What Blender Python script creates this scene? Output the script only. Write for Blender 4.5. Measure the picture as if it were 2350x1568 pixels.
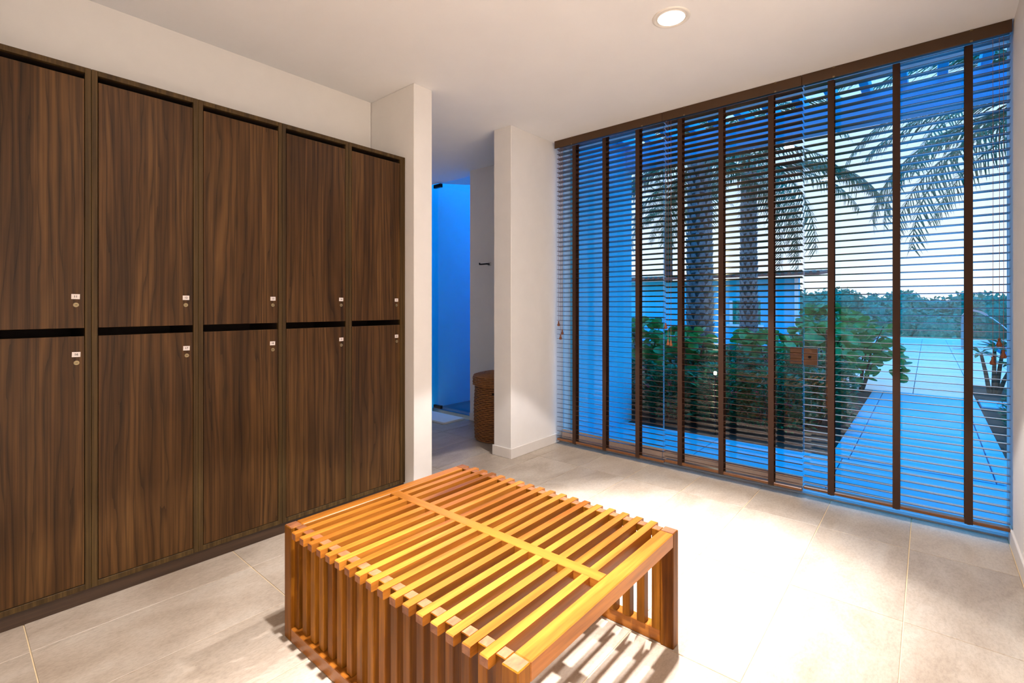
import bpy, math, random
import numpy as np
from mathutils import Vector, Matrix

S = bpy.context.scene
for o in list(bpy.data.objects):
    bpy.data.objects.remove(o, do_unlink=True)
C = S.collection
R = math.radians
random.seed(7)

# ------------------------------------------------------------------ camera
F_PX, HORIZON, YAW, EYE = 1118.0, 702.0, 40.5, 1.35
cam = bpy.data.cameras.new('camera')
cam.sensor_width = 36.0
cam.lens = F_PX / 2350.0 * 36.0
cam.shift_y = -(784.0 - HORIZON) / 2350.0
cam.clip_start = 0.02
cam.clip_end = 400
cam_o = bpy.data.objects.new('camera', cam)
cam_o.location = (0, 0, EYE)
cam_o.rotation_euler = (R(90), 0, R(YAW))
C.objects.link(cam_o)
S.camera = cam_o

# ------------------------------------------------------------------ view
S.view_settings.view_transform = 'Standard'
S.view_settings.look = 'None'
S.view_settings.exposure = 0.46
S.view_settings.gamma = 1.0
S.view_settings.use_curve_mapping = False

# ------------------------------------------------------------------ dusk sky
SKY = 0.81
LAMP_CORE = 1250.0     # narrow hot centre of each downlight
LAMP_BEAM = 205.0     # beam out to the cut-off ring
LAMP_GLOW = 4.5      # wide spill of the lens
LAMP_COL = (1.0, 0.955, 0.98)
world = bpy.data.worlds.new('dusk_sky')
S.world = world
world.use_nodes = True
wn = world.node_tree
wn.nodes.clear()
w_out = wn.nodes.new('ShaderNodeOutputWorld')
w_bg = wn.nodes.new('ShaderNodeBackground')
w_tc = wn.nodes.new('ShaderNodeTexCoord')
w_sep = wn.nodes.new('ShaderNodeSeparateXYZ')
w_ramp = wn.nodes.new('ShaderNodeValToRGB')
wn.links.new(w_tc.outputs['Generated'], w_sep.inputs[0])
wn.links.new(w_sep.outputs['Z'], w_ramp.inputs[0])
wn.links.new(w_ramp.outputs[0], w_bg.inputs[0])
wn.links.new(w_bg.outputs[0], w_out.inputs[0])
w_bg.inputs[1].default_value = SKY
cr = w_ramp.color_ramp
cr.elements[0].position = 0.0
cr.elements[0].color = (1.10, 1.16, 1.32, 1)
cr.elements[1].position = 1.0
cr.elements[1].color = (0.0, 1.65, 3.9, 1)
for pos, col in ((0.16, (0.90, 1.04, 1.30, 1)), (0.32, (0.62, 0.95, 1.45, 1)), (0.46, (0.05, 1.10, 2.5, 1)), (0.62, (0.0, 1.50, 3.5, 1))):
    e = cr.elements.new(pos)
    e.color = col


# ================================================================== helpers
def col(o, kind=None, label=None, cat=None, group=None):
    if kind: o['kind'] = kind
    if label: o['label'] = label
    if cat: o['category'] = cat
    if group: o['group'] = group
    return o


class MB:
    """collects polygons; build() links them as one mesh object"""
    def __init__(s):
        s.v, s.f, s.m, s.sm = [], [], [], []
        s.mi = 0

    def add(s, vs, fs, smooth=False):
        b = len(s.v)
        s.v += [tuple(p) for p in vs]
        for f in fs:
            s.f.append(tuple(b + i for i in f))
            s.m.append(s.mi)
            s.sm.append(smooth)
        return s

    def box(s, x0, x1, y0, y1, z0, z1):
        v = [(x, y, z) for z in (z0, z1) for y in (y0, y1) for x in (x0, x1)]
        return s.add(v, [(0, 2, 3, 1), (4, 5, 7, 6), (0, 1, 5, 4), (2, 6, 7, 3), (0, 4, 6, 2), (1, 3, 7, 5)])

    def cbox(s, x0, x1, y0, y1, z0, z1, c=0.002):
        """box with chamfered edges"""
        lo, hi = (x0, y0, z0), (x1, y1, z1)
        vs, idx = [], {}
        for i in (0, 1):
            for j in (0, 1):
                for k in (0, 1):
                    b = [(hi if t else lo)[a] for a, t in enumerate((i, j, k))]
                    sg = [-1 if t else 1 for t in (i, j, k)]
                    for a in range(3):   # vertex lying on the face normal to axis a
                        p = [b[q] + (0 if q == a else sg[q] * c) for q in range(3)]
                        idx[(i, j, k, a)] = len(vs)
                        vs.append(p)
        fs = []
        def quad(a, side):
            o = [q for q in range(3) if q != a]
            r = []
            for t, u in ((0, 0), (1, 0), (1, 1), (0, 1)):
                key = [0, 0, 0]
                key[a] = side; key[o[0]] = t; key[o[1]] = u
                r.append(idx[(*key, a)])
            return r
        for a in range(3):
            for sd in (0, 1):
                fs.append(quad(a, sd))
        for a in range(3):            # edges along axis a
            o = [q for q in range(3) if q != a]
            for t in (0, 1):
                for u in (0, 1):
                    k0 = [0, 0, 0]; k0[o[0]] = t; k0[o[1]] = u; k0[a] = 0
                    k1 = list(k0); k1[a] = 1
                    fs.append((idx[(*k0, o[0])], idx[(*k1, o[0])], idx[(*k1, o[1])], idx[(*k0, o[1])]))
        for i in (0, 1):
            for j in (0, 1):
                for k in (0, 1):
                    fs.append(tuple(idx[(i, j, k, a)] for a in range(3)))
        # consistent outward winding
        ctr = np.array([(x0 + x1) / 2, (y0 + y1) / 2, (z0 + z1) / 2])
        V = np.array(vs, float)
        out = []
        for f in fs:
            P = V[list(f)]
            n = np.cross(P[1] - P[0], P[2] - P[0])
            out.append(f if np.dot(n, P.mean(0) - ctr) >= 0 else tuple(reversed(f)))
        return s.add(vs, out)

    def prism(s, poly, z0, z1):
        """extrude a counter-clockwise xy polygon"""
        n = len(poly)
        v = [(x, y, z0) for x, y in poly] + [(x, y, z1) for x, y in poly]
        f = [tuple(range(n - 1, -1, -1)), tuple(range(n, 2 * n))]
        f += [(i, (i + 1) % n, n + (i + 1) % n, n + i) for i in range(n)]
        return s.add(v, f)

    def prism_x(s, poly, x0, x1):
        """extrude a yz polygon along x"""
        n = len(poly)
        v = [(x0, y, z) for y, z in poly] + [(x1, y, z) for y, z in poly]
        f = [tuple(range(n - 1, -1, -1)), tuple(range(n, 2 * n))]
        f += [(i, (i + 1) % n, n + (i + 1) % n, n + i) for i in range(n)]
        return s.add(v, f)

    def tube(s, pts, r, n=8, cap=True, smooth=True):
        pts = [Vector(p) for p in pts]
        rs = r if isinstance(r, (list, tuple)) else [r] * len(pts)
        b = len(s.v)
        vs = []
        up = Vector((0, 0, 1))
        prev = None
        for i, p in enumerate(pts):
            d = (pts[min(i + 1, len(pts) - 1)] - pts[max(i - 1, 0)]).normalized()
            if prev is None:
                a = d.cross(up) if abs(d.z) < 0.95 else d.cross(Vector((1, 0, 0)))
            else:
                a = prev - d * prev.dot(d)
            a.normalize()
            prev = a
            c = d.cross(a)
            for k in range(n):
                t = 2 * math.pi * k / n
                vs.append(p + (a * math.cos(t) + c * math.sin(t)) * rs[i])
        fs = []
        for i in range(len(pts) - 1):
            for k in range(n):
                fs.append((i * n + k, i * n + (k + 1) % n, (i + 1) * n + (k + 1) % n, (i + 1) * n + k))
        s.add(vs, fs, smooth)
        if cap:
            e = (len(pts) - 1) * n
            s.add([vs[k] for k in range(n)], [tuple(range(n - 1, -1, -1))])
            s.add([vs[e + k] for k in range(n)], [tuple(range(n))])
        return s

    def lathe(s, prof, cx=0, cy=0, n=32, smooth=True, cap=True):
        vs, fs = [], []
        for r, z in prof:
            for k in range(n):
                t = 2 * math.pi * k / n
                vs.append((cx + r * math.cos(t), cy + r * math.sin(t), z))
        for i in range(len(prof) - 1):
            for k in range(n):
                fs.append((i * n + k, i * n + (k + 1) % n, (i + 1) * n + (k + 1) % n, (i + 1) * n + k))
        s.add(vs, fs, smooth)
        if cap:
            if prof[0][0] > 1e-6: s.add(vs[:n], [tuple(range(n - 1, -1, -1))])
            if prof[-1][0] > 1e-6: s.add(vs[-n:], [tuple(range(n))])
        return s

    def mesh(s, name, mats):
        me = bpy.data.meshes.new(name)
        me.from_pydata(s.v, [], s.f)
        mats = mats if isinstance(mats, (list, tuple)) else [mats]
        for m in mats:
            me.materials.append(m)
        me.polygons.foreach_set('material_index', s.m)
        me.polygons.foreach_set('use_smooth', s.sm)
        me.update()
        return me

    def build(s, name, mats, parent=None, loc=(0, 0, 0)):
        return link(name, s.mesh(name, mats), parent, loc)


def link(name, me, parent=None, loc=(0, 0, 0), rot=None):
    o = bpy.data.objects.new(name, me)
    C.objects.link(o)
    o.parent = parent
    o.location = loc
    if rot: o.rotation_euler = rot
    return o


def thing(name, loc, label, cat, group=None):
    o = bpy.data.objects.new(name, None)
    o.empty_display_size = 0.1
    o.location = loc
    C.objects.link(o)
    return col(o, None, label, cat, group)


# ---------------------------------------------------------------- materials
class NT:
    def __init__(s, name):
        s.mat = bpy.data.materials.new(name)
        s.mat.use_nodes = True
        s.t = s.mat.node_tree
        s.t.nodes.clear()
        s.out = s.n('ShaderNodeOutputMaterial')

    def n(s, typ, **kw):
        nd = s.t.nodes.new(typ)
        for k, v in kw.items():
            setattr(nd, k, v)
        return nd

    def l(s, a, b):
        s.t.links.new(a, b)

    def bsdf(s, **kw):
        b = s.n('ShaderNodeBsdfPrincipled')
        for k, v in kw.items():
            b.inputs[k.replace('_', ' ')].default_value = v
        s.l(b.outputs[0], s.out.inputs[0])
        return b

    def pos(s, scale=(1, 1, 1), rand=False, obj=False):
        m = s.n('ShaderNodeMapping')
        m.inputs['Scale'].default_value = scale
        if obj:
            src = s.n('ShaderNodeTexCoord').outputs['Object']
        else:
            src = s.n('ShaderNodeNewGeometry').outputs['Position']
        if rand:
            oi = s.n('ShaderNodeObjectInfo')
            mul = s.n('ShaderNodeVectorMath', operation='MULTIPLY_ADD')
            cb = s.n('ShaderNodeCombineXYZ')
            for i in range(3):
                s.l(oi.outputs['Random'], cb.inputs[i])
            s.l(cb.outputs[0], mul.inputs[0])
            mul.inputs[1].default_value = (37.0, 53.0, 29.0)
            s.l(src, mul.inputs[2])
            src = mul.outputs[0]
        s.l(src, m.inputs[0])
        return m.outputs[0]

    def noise(s, vec, scale, detail=2, rough=0.5, dist=0.0):
        nd = s.n('ShaderNodeTexNoise')
        nd.inputs['Scale'].default_value = scale
        nd.inputs['Detail'].default_value = detail
        nd.inputs['Roughness'].default_value = rough
        nd.inputs['Distortion'].default_value = dist
        s.l(vec, nd.inputs['Vector'])
        return nd.outputs['Fac']

    def ramp(s, fac, stops):
        r = s.n('ShaderNodeValToRGB')
        e = r.color_ramp.elements
        e[0].position, e[0].color = stops[0][0], (*stops[0][1], 1)
        e[1].position, e[1].color = stops[-1][0], (*stops[-1][1], 1)
        for p, c in stops[1:-1]:
            k = e.new(p); k.color = (*c, 1)
        s.l(fac, r.inputs[0])
        return r.outputs[0]

    def mix(s, fac, a, b, mode='MIX'):
        m = s.n('ShaderNodeMix', data_type='RGBA', blend_type=mode)
        for sock, val in ((m.inputs[0], fac), (m.inputs[6], a), (m.inputs[7], b)):
            if isinstance(val, (int, float)): sock.default_value = val
            elif isinstance(val, tuple): sock.default_value = (*val, 1)
            else: s.l(val, sock)
        return m.outputs[2]

    def bump(s, h, b, strength=0.2, dist=0.01):
        k = s.n('ShaderNodeBump')
        k.inputs['Strength'].default_value = strength
        k.inputs['Distance'].default_value = dist
        s.l(h, k.inputs['Height'])
        s.l(k.outputs[0], b.inputs['Normal'])


def srgb(r, g, b):
    return tuple(((c / 255) / 12.92 if c / 255 <= 0.04045 else ((c / 255 + 0.055) / 1.055) ** 2.4) for c in (r, g, b))


def plain(name, rgb, rough=0.6, metal=0.0, var=0.12, scale=30, bump=0.0):
    t = NT(name)
    b = t.bsdf(Roughness=rough, Metallic=metal)
    n = t.noise(t.pos(), scale, 4, 0.6)
    a = tuple(c * (1 - var) for c in rgb)
    c = tuple(min(1, x * (1 + var)) for x in rgb)
    t.l(t.ramp(n, [(0.3, a), (0.7, c)]), b.inputs['Base Color'])
    if bump: t.bump(n, b, bump, 0.004)
    return t.mat


def wood(name, dark, mid, light, scale, stretch, rough=0.45, rand=True, wav=0.5, fine=1.0, coat=0.0, tint=0.0, spec=0.5):
    """long-grained timber; stretch = mapping scale with a small value along the grain"""
    t = NT(name)
    b = t.bsdf(Roughness=rough)
    b.inputs['Coat Weight'].default_value = coat
    b.inputs['Specular IOR Level'].default_value = spec
    b.inputs['Coat Roughness'].default_value = 0.18
    v = t.pos(stretch, rand)
    warp = t.n('ShaderNodeTexNoise')
    warp.inputs['Scale'].default_value = scale * 0.28
    warp.inputs['Detail'].default_value = 2
    t.l(v, warp.inputs['Vector'])
    ad = t.n('ShaderNodeVectorMath', operation='MULTIPLY_ADD')
    t.l(warp.outputs['Color'], ad.inputs[0])
    ad.inputs[1].default_value = (wav * 0.12,) * 3
    t.l(v, ad.inputs[2])
    big = t.noise(ad.outputs[0], scale, 5, 0.62, 0.3)
    c1 = t.ramp(big, [(0.30, dark), (0.44, mid), (0.55, light), (0.62, mid), (0.75, dark)])
    fn = t.noise(ad.outputs[0], scale * 6, 3, 0.6)
    c2 = t.ramp(fn, [(0.32, tuple(x * (1 - 0.42 * fine) for x in (1, 1, 1))), (0.62, (1.08, 1.06, 1.04))])
    c = t.mix(1.0, c1, c2, 'MULTIPLY')
    if tint:
        oi = t.n('ShaderNodeObjectInfo')
        tr = t.ramp(oi.outputs['Random'], [(0.0, (1 - tint, 1 - tint * 1.1, 1 - tint * 1.1)), (0.5, (1, 1, 1)), (1.0, (1 + tint * 0.6, 1 + tint * 0.8, 1 + tint))])
        c = t.mix(1.0, c, tr, 'MULTIPLY')
    t.l(c, b.inputs['Base Color'])
    t.bump(fn, b, 0.06, 0.002)
    return t.mat


def make_walnut():
    t = NT('walnut_laminate')
    b = t.bsdf(Roughness=0.42)
    b.inputs['Specular IOR Level'].default_value = 0.2
    v = t.pos((1, 1, 0.075))
    wr = t.n('ShaderNodeTexNoise')
    wr.inputs['Scale'].default_value = 5.0
    wr.inputs['Detail'].default_value = 2
    t.l(v, wr.inputs['Vector'])
    ad = t.n('ShaderNodeVectorMath', operation='MULTIPLY_ADD')
    t.l(wr.outputs['Color'], ad.inputs[0])
    ad.inputs[1].default_value = (0.0, 0.16, 0.0)
    t.l(v, ad.inputs[2])
    broad = t.noise(ad.outputs[0], 9, 3, 0.6)
    c0 = t.ramp(broad, [(0.25, (0.036, 0.0155, 0.0042)), (0.45, (0.064, 0.0285, 0.0078)), (0.62, (0.102, 0.049, 0.0145)), (0.8, (0.047, 0.020, 0.0056))])
    # contour rings of the warped field give the wavy growth lines
    wv = t.n('ShaderNodeTexWave', wave_type='BANDS', bands_direction='Y', wave_profile='SAW')
    wv.inputs['Scale'].default_value = 9.0
    wv.inputs['Distortion'].default_value = 9.0
    wv.inputs['Detail'].default_value = 3.0
    wv.inputs['Detail Scale'].default_value = 1.6
    wv.inputs['Detail Roughness'].default_value = 0.55
    t.l(ad.outputs[0], wv.inputs['Vector'])
    lines = t.ramp(wv.outputs['Fac'], [(0.0, (0.30, 0.27, 0.25)), (0.16, (0.80, 0.78, 0.76)), (0.55, (1.2, 1.18, 1.14)), (1.0, (0.78, 0.75, 0.72))])
    c1 = t.mix(0.85, c0, lines, 'MULTIPLY')
    fn = t.noise(t.pos((1, 1, 0.012)), 120, 3, 0.6)
    c2 = t.ramp(fn, [(0.32, (0.48, 0.45, 0.42)), (0.50, (0.95, 0.95, 0.95)), (0.66, (1.28, 1.26, 1.22))])
    c3 = t.mix(0.8, c1, c2, 'MULTIPLY')
    t.l(c3, b.inputs['Base Color'])
    t.bump(fn, b, 0.05, 0.001)
    return t.mat


def make_tile():
    t = NT('limestone_tile')
    b = t.bsdf(Roughness=0.38)
    b.inputs['Specular IOR Level'].default_value = 0.35
    v = t.pos((1.6, 0.7, 1), True)
    n1 = t.noise(v, 3.0, 6, 0.65, 0.6)
    n2 = t.noise(v, 60, 5, 0.75)
    n3 = t.noise(v, 6.5, 8, 0.7, 1.2)
    c = t.ramp(n1, [(0.28, srgb(166, 150, 131)), (0.5, srgb(184, 170, 152)), (0.72, srgb(196, 185, 169))])
    c = t.mix(0.55, c, t.ramp(n2, [(0.3, (0.66, 0.63, 0.60)), (0.58, (1.06, 1.06, 1.06))]), 'MULTIPLY')
    c = t.mix(0.8, c, t.ramp(n3, [(0.24, (0.45, 0.44, 0.44)), (0.34, (1, 1, 1)), (1.0, (1, 1, 1))]), 'MULTIPLY')
    oi = t.n('ShaderNodeObjectInfo')
    c = t.mix(1.0, c, t.ramp(oi.outputs['Random'], [(0, (0.92, 0.92, 0.92)), (1, (1.04, 1.03, 1.02))]), 'MULTIPLY')
    t.l(c, b.inputs['Base Color'])
    t.bump(n2, b, 0.08, 0.002)
    return t.mat


def make_glass(name, tint, refl=1.0):
    t = NT(name)
    tr = t.n('ShaderNodeBsdfTransparent')
    tr.inputs[0].default_value = (*tint, 1)
    gl = t.n('ShaderNodeBsdfGlossy')
    gl.inputs['Roughness'].default_value = 0.0
    gl.inputs['Color'].default_value = (refl, refl, refl, 1)
    fr = t.n('ShaderNodeFresnel')
    fr.inputs[0].default_value = 1.46
    geo = t.n('ShaderNodeNewGeometry')
    mr = t.n('ShaderNodeMapRange')          # keep the same index on the back of each face: a thin pane
    mr.inputs['To Min'].default_value = 1.46
    mr.inputs['To Max'].default_value = 1 / 1.46
    t.l(geo.outputs['Backfacing'], mr.inputs['Value'])
    t.l(mr.outputs[0], fr.inputs[0])
    mx = t.n('ShaderNodeMixShader')
    t.l(fr.outputs[0], mx.inputs[0])
    t.l(tr.outputs[0], mx.inputs[1])
    t.l(gl.outputs[0], mx.inputs[2])
    t.l(mx.outputs[0], t.out.inputs[0])
    return t.mat


def emit(name, rgb, strength):
    t = NT(name)
    e = t.n('ShaderNodeEmission')
    e.inputs[0].default_value = (*rgb, 1)
    e.inputs[1].default_value = strength
    t.l(e.outputs[0], t.out.inputs[0])
    return t.mat


def leafmat(name, a, b_, rough=0.4):
    t = NT(name)
    b = t.bsdf(Roughness=rough)
    n = t.noise(t.pos(), 9, 3, 0.6)
    t.l(t.ramp(n, [(0.3, a), (0.7, b_)]), b.inputs['Base Color'])
    tl = t.n('ShaderNodeBsdfTranslucent')
    t.l(t.ramp(n, [(0.3, a), (0.7, b_)]), tl.inputs[0])
    mx = t.n('ShaderNodeMixShader')
    mx.inputs[0].default_value = 0.3
    t.l(b.outputs[0], mx.inputs[1])
    t.l(tl.outputs[0], mx.inputs[2])
    t.l(mx.outputs[0], t.out.inputs[0])
    return t.mat


M = {}
M['wall'] = plain('painted_plaster', srgb(238, 234, 228), 0.75, var=0.015, scale=8)
M['ceil'] = plain('ceiling_paint', srgb(248, 248, 248), 0.8, var=0.01, scale=5)
M['base'] = plain('baseboard_paint', srgb(228, 221, 212), 0.5, var=0.015)
M['grout'] = plain('tile_grout', srgb(232, 208, 165), 0.85, var=0.05)
M['tile'] = make_tile()
M['walnut'] = make_walnut()
M['stile'] = wood('walnut_stile', (0.040, 0.022, 0.0065), (0.062, 0.035, 0.0105), (0.090, 0.053, 0.016), 22, (1, 1, 0.015), 0.5, False, 0.05, 0.8, spec=0.2)
M['plinth'] = wood('dark_plinth_wood', (0.030, 0.015, 0.008), (0.048, 0.025, 0.012), (0.062, 0.033, 0.016), 22, (1, 0.02, 1), 0.4, False, 0.1, 0.7)
M['recess'] = plain('locker_interior', (0.030, 0.017, 0.010), 0.7)
M['teak'] = wood('teak', (0.21, 0.060, 0.007), (0.36, 0.118, 0.014), (0.46, 0.165, 0.022), 9, (1, 0.06, 1), 0.32, True, 0.5, 0.55, 0.12, 0.28, spec=0.3)
M['teak_v'] = wood('teak_upright', (0.085, 0.025, 0.002), (0.20, 0.065, 0.0045), (0.31, 0.112, 0.008), 9, (1, 1, 0.06), 0.42, True, 0.5, 0.8, 0.0, 0.30, spec=0.15)
M['teak_x'] = wood('teak_cross', (0.26, 0.080, 0.009), (0.38, 0.128, 0.015), (0.46, 0.165, 0.022), 9, (0.06, 1, 1), 0.32, True, 0.4, 0.5, 0.12, 0.1, spec=0.3)
M['teak_end'] = wood('teak_end_grain', (0.20, 0.065, 0.024), (0.28, 0.10, 0.038), (0.35, 0.135, 0.055), 14, (1, 0.4, 1), 0.5, True, 1.2, 0.6, 0, 0.15)
M['slat'] = wood('mahogany_slat', (0.040, 0.011, 0.004), (0.062, 0.019, 0.007), (0.085, 0.028, 0.010), 16, (0.03, 1, 1), 0.25, True, 0.3, 0.5, 0.8, 0.12)
M['lit_rail'] = wood('mahogany_rail_lit', (0.12, 0.042, 0.011), (0.17, 0.062, 0.016), (0.21, 0.08, 0.022), 16, (0.03, 1, 1), 0.35, True, 0.3, 0.5, 0.2, 0.1)  # slat mahogany lightened to carry the room light on the bottom rails
M['tape'] = plain('woven_tape', srgb(56, 30, 10), 0.8, var=0.12, scale=400)
M['valance'] = plain('valance_brown', srgb(72, 45, 15), 0.45, var=0.06, scale=12)
M['cord'] = plain('cord', srgb(150, 95, 60), 0.7)
M['knob'] = plain('turned_wood_knob', srgb(120, 62, 24), 0.4)
M['brass'] = plain('pale_brass', srgb(150, 135, 104), 0.45, 1.0, 0.05)
M['steel'] = plain('brushed_steel', srgb(190, 190, 190), 0.3, 1.0, 0.05)
M['black'] = plain('black_metal', srgb(22, 20, 20), 0.35, 0.6, 0.05)
M['paper'] = plain('printed_label', srgb(232, 222, 216), 0.6, var=0.01)
M['ink'] = plain('black_ink', srgb(18, 16, 16), 0.6)
M['trim_white'] = plain('white_trim', srgb(240, 236, 228), 0.4, var=0.01)
M['lamp'] = emit('lamp_disc', (1.0, 0.93, 0.84), 9.0)
M['glass'] = make_glass('clear_glass', (0.93, 0.975, 0.99), 0.9)
M['glass_edge'] = plain('glass_edge', srgb(120, 190, 220), 0.2, var=0.03)
M['track'] = plain('bronze_track', srgb(232, 206, 188), 0.45, 0.0, 0.05)
M['lock_lit_brown'] = wood('lock_case', (0.16, 0.072, 0.032), (0.23, 0.11, 0.05), (0.27, 0.135, 0.062), 20, (0.05, 1, 1), 0.4, False, 0.2, 0.4)  # brown stands for warm room light on brushed metal cases
M['ext'] = plain('dusk_tinted_render', srgb(30, 192, 236), 0.85, var=0.03, scale=3)  # blue dusk light is put into the outer wall colour
M['pergola'] = plain('pergola_paint', srgb(30, 192, 236), 0.7, var=0.03, scale=6)  # same dusk-tinted blue as the outer walls
M['mat'] = plain('cotton_mat', srgb(235, 236, 240), 0.9, var=0.05, scale=300, bump=0.3)
M['wicker'] = plain('wicker', srgb(150, 98, 52), 0.6, var=0.35, scale=60)
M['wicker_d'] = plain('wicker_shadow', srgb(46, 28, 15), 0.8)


# ================================================================== the room
ZC = 2.945            # ceiling
XP = -2.795           # room face of the left piers
XL = -2.895           # locker fronts
XW = -3.33            # wall behind the lockers
YB = 3.92             # blind plane
YG = 4.06             # glass plane
XR = 0.363            # right wall
Y1, Y2 = 2.36, 3.26   # doorway


def struct(name, mb, m):
    return col(mb.build(name, m), 'structure')


# floor slab + individual tiles
fl = struct('floor', MB().box(-5.05, 3.2, -1.8, 4.06, -0.12, -0.0035), M['grout'])
TX0, TW, TY0, TL = -2.66, 0.43, 0.225, 0.815
g = 0.0022
for i in range(-6, 15):
    for j in range(-3, 6):
        x0, x1 = TX0 + i * TW + g, TX0 + (i + 1) * TW - g
        y0, y1 = TY0 + j * TL + g, TY0 + (j + 1) * TL - g
        x0, x1, y0, y1 = max(x0, -5.04), min(x1, 3.19), max(y0, -1.79), min(y1, 4.055)
        if x1 - x0 < 0.02 or y1 - y0 < 0.02:
            continue
        cx, cy = (x0 + x1) / 2, (y0 + y1) / 2
        if cx < -3.45 and cy < 2.2: continue
        MB().cbox(x0 - cx, x1 - cx, y0 - cy, y1 - cy, -0.010, 0.0, 0.0012).build('tile', M['tile'], fl, (cx, cy, 0))

# ceiling with the skylight cut-out over the shower
c = MB()
c.box(-3.45, 3.2, -1.8, 4.26, ZC, ZC + 0.2)
c.prism([(-5.2, 2.2), (-3.45, 2.2), (-3.45, 4.26), (-4.12, 4.26), (-4.60, 4.53), (-4.86, 4.20), (-5.2, 4.20)], ZC, ZC + 0.12)
struct('ceiling', c, M['ceil'])

struct('wall_left', MB().box(-3.45, XW, -0.2, 2.19, 0, ZC), M['wall'])
struct('wall_pier', MB().cbox(-3.45, XP, 2.193, Y1, 0, ZC, 0.003), M['wall'])
struct('wall_locker_end', MB().box(-3.45, XP, -1.8, -0.012, 0, ZC), M['wall'])
struct('wall_window_side', MB().cbox(-3.0, XP, Y2, 4.20, 0, ZC, 0.003), M['wall'])
struct('wall_right', MB().cbox(XR, XR + 0.16, 2.45, 4.20, 0, ZC, 0.003), M['wall'])
struct('wall_alcove', MB().box(XR + 0.16, 3.2, 2.45, 2.6, 0, ZC), M['wall'])
struct('wall_far_right', MB().box(3.2, 3.35, -1.95, 2.6, 0, ZC), M['wall'])
struct('wall_back', MB().box(-3.45, 3.2, -1.95, -1.8, 0, ZC), M['wall'])

# baseboards
b = MB()
BH, BT = 0.09, 0.012
b.cbox(XP, XP + BT, Y2 - BT, 3.985, 0, BH, 0.003)
b.cbox(-3.0 - BT, XP, Y2 - BT, Y2, 0, BH, 0.003)
struct('baseboard_window_side', b, M['base'])
struct('baseboard_right', MB().cbox(XR - BT, XR, 2.45, 3.99, 0, BH, 0.003), M['base'])
struct('baseboard_hall', MB().cbox(-4.12, -3.02, 4.06 - BT, 4.06, 0, BH, 0.003), M['base'])

# hallway and shower beyond the doorway
struct('wall_hall_back', MB().box(-4.12, -3.0, 4.06, 4.26, 0, ZC), M['wall'])
struct('wall_hall_left', MB().box(-5.05, -4.93, 2.2, 4.14, 0, ZC), M['wall'])
struct('wall_hall_near', MB().box(-5.05, -3.45, 2.06, 2.2, 0, ZC), M['wall'])
sh = MB()
sh.box(-5.20, -5.05, 4.14, 6.4, -0.1, 3.10)
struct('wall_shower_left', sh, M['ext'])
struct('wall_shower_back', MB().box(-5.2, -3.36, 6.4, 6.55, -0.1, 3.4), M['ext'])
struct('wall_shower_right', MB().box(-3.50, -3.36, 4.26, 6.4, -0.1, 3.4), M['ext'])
struct('floor_shower', MB().box(-5.05, -3.50, 4.27, 6.4, -0.14, -0.02), plain('shower_floor', srgb(70, 84, 96), 0.3))
# shower glass door with patch fittings
dg = struct('door_2', MB().box(-4.93, -4.14, 4.20, 4.21, 0.012, ZC - 0.015), M['glass'])
for z0, z1 in ((0.012, 0.055), (ZC - 0.058, ZC - 0.012)):
    MB().cbox(-4.93, -4.79, 4.185, 4.225, z0, z1, 0.003).build('patch_fitting', M['black'], dg)

# ------------------------------------------------------------------ glazing
def pane(name, x0, x1):
    m = MB()
    m.box(x0, x1, YG - 0.005, YG + 0.005, 0.012, ZC - 0.004)
    m.m[4] = m.m[5] = 1                     # the two narrow side faces
    return col(m.build(name, [M['glass'], M['glass_edge']]), 'structure')


w1 = pane('window_1', -2.785, -1.743)
w2 = pane('window_2', -1.737, -0.688)
d1 = pane('door_1', -0.682, XR - 0.004)
for w, x0, x1 in ((w1, -2.785, -1.743), (w2, -1.737, -0.688)):
    MB().cbox(x0, x1, YG - 0.03, YG - 0.006, 0.0, 0.092, 0.002).build('bottom_track', M['track'], w)
    MB().cbox(x0, x1, YG - 0.02, YG - 0.006, 0.0935, 0.115, 0.002).build('glazing_bead', M['track'], w)
# lock cases either side of the joint
lk = MB()
for k in range(3):
    z = 0.928 + k * 0.041
    lk.cbox(-0.766, -0.690, YG - 0.045, YG - 0.006, z, z + 0.040, 0.003)
lkp = lk.build('lock_keep', M['lock_lit_brown'], w2)
lk = MB()
for k in range(3):
    z = 0.926 + k * 0.041
    lk.cbox(-0.680, -0.594, YG - 0.045, YG - 0.006, z, z + 0.040, 0.003)
lkc = lk.build('lock_case', M['lock_lit_brown'], d1)
MB().tube([(-0.640, YG - 0.045, 0.985), (-0.640, YG - 0.056, 0.985)], 0.010, 12).build('key_cylinder', M['black'], lkc)
h = MB()
h.tube([(-0.545, YG + 0.05, 0.62), (-0.545, YG + 0.05, 1.18)], 0.013, 10)
for z in (0.70, 1.10):
    h.tube([(-0.545, YG + 0.006, z), (-0.545, YG + 0.05, z)], 0.009, 8)
h.build('pull_handle', M['knob'], d1)
struct('trim_1', MB().box(-2.785, XR, YG - 0.05, 4.20, -0.05, 0.010), plain('threshold_stone', srgb(175, 190, 205), 0.5, var=0.05))

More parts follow.
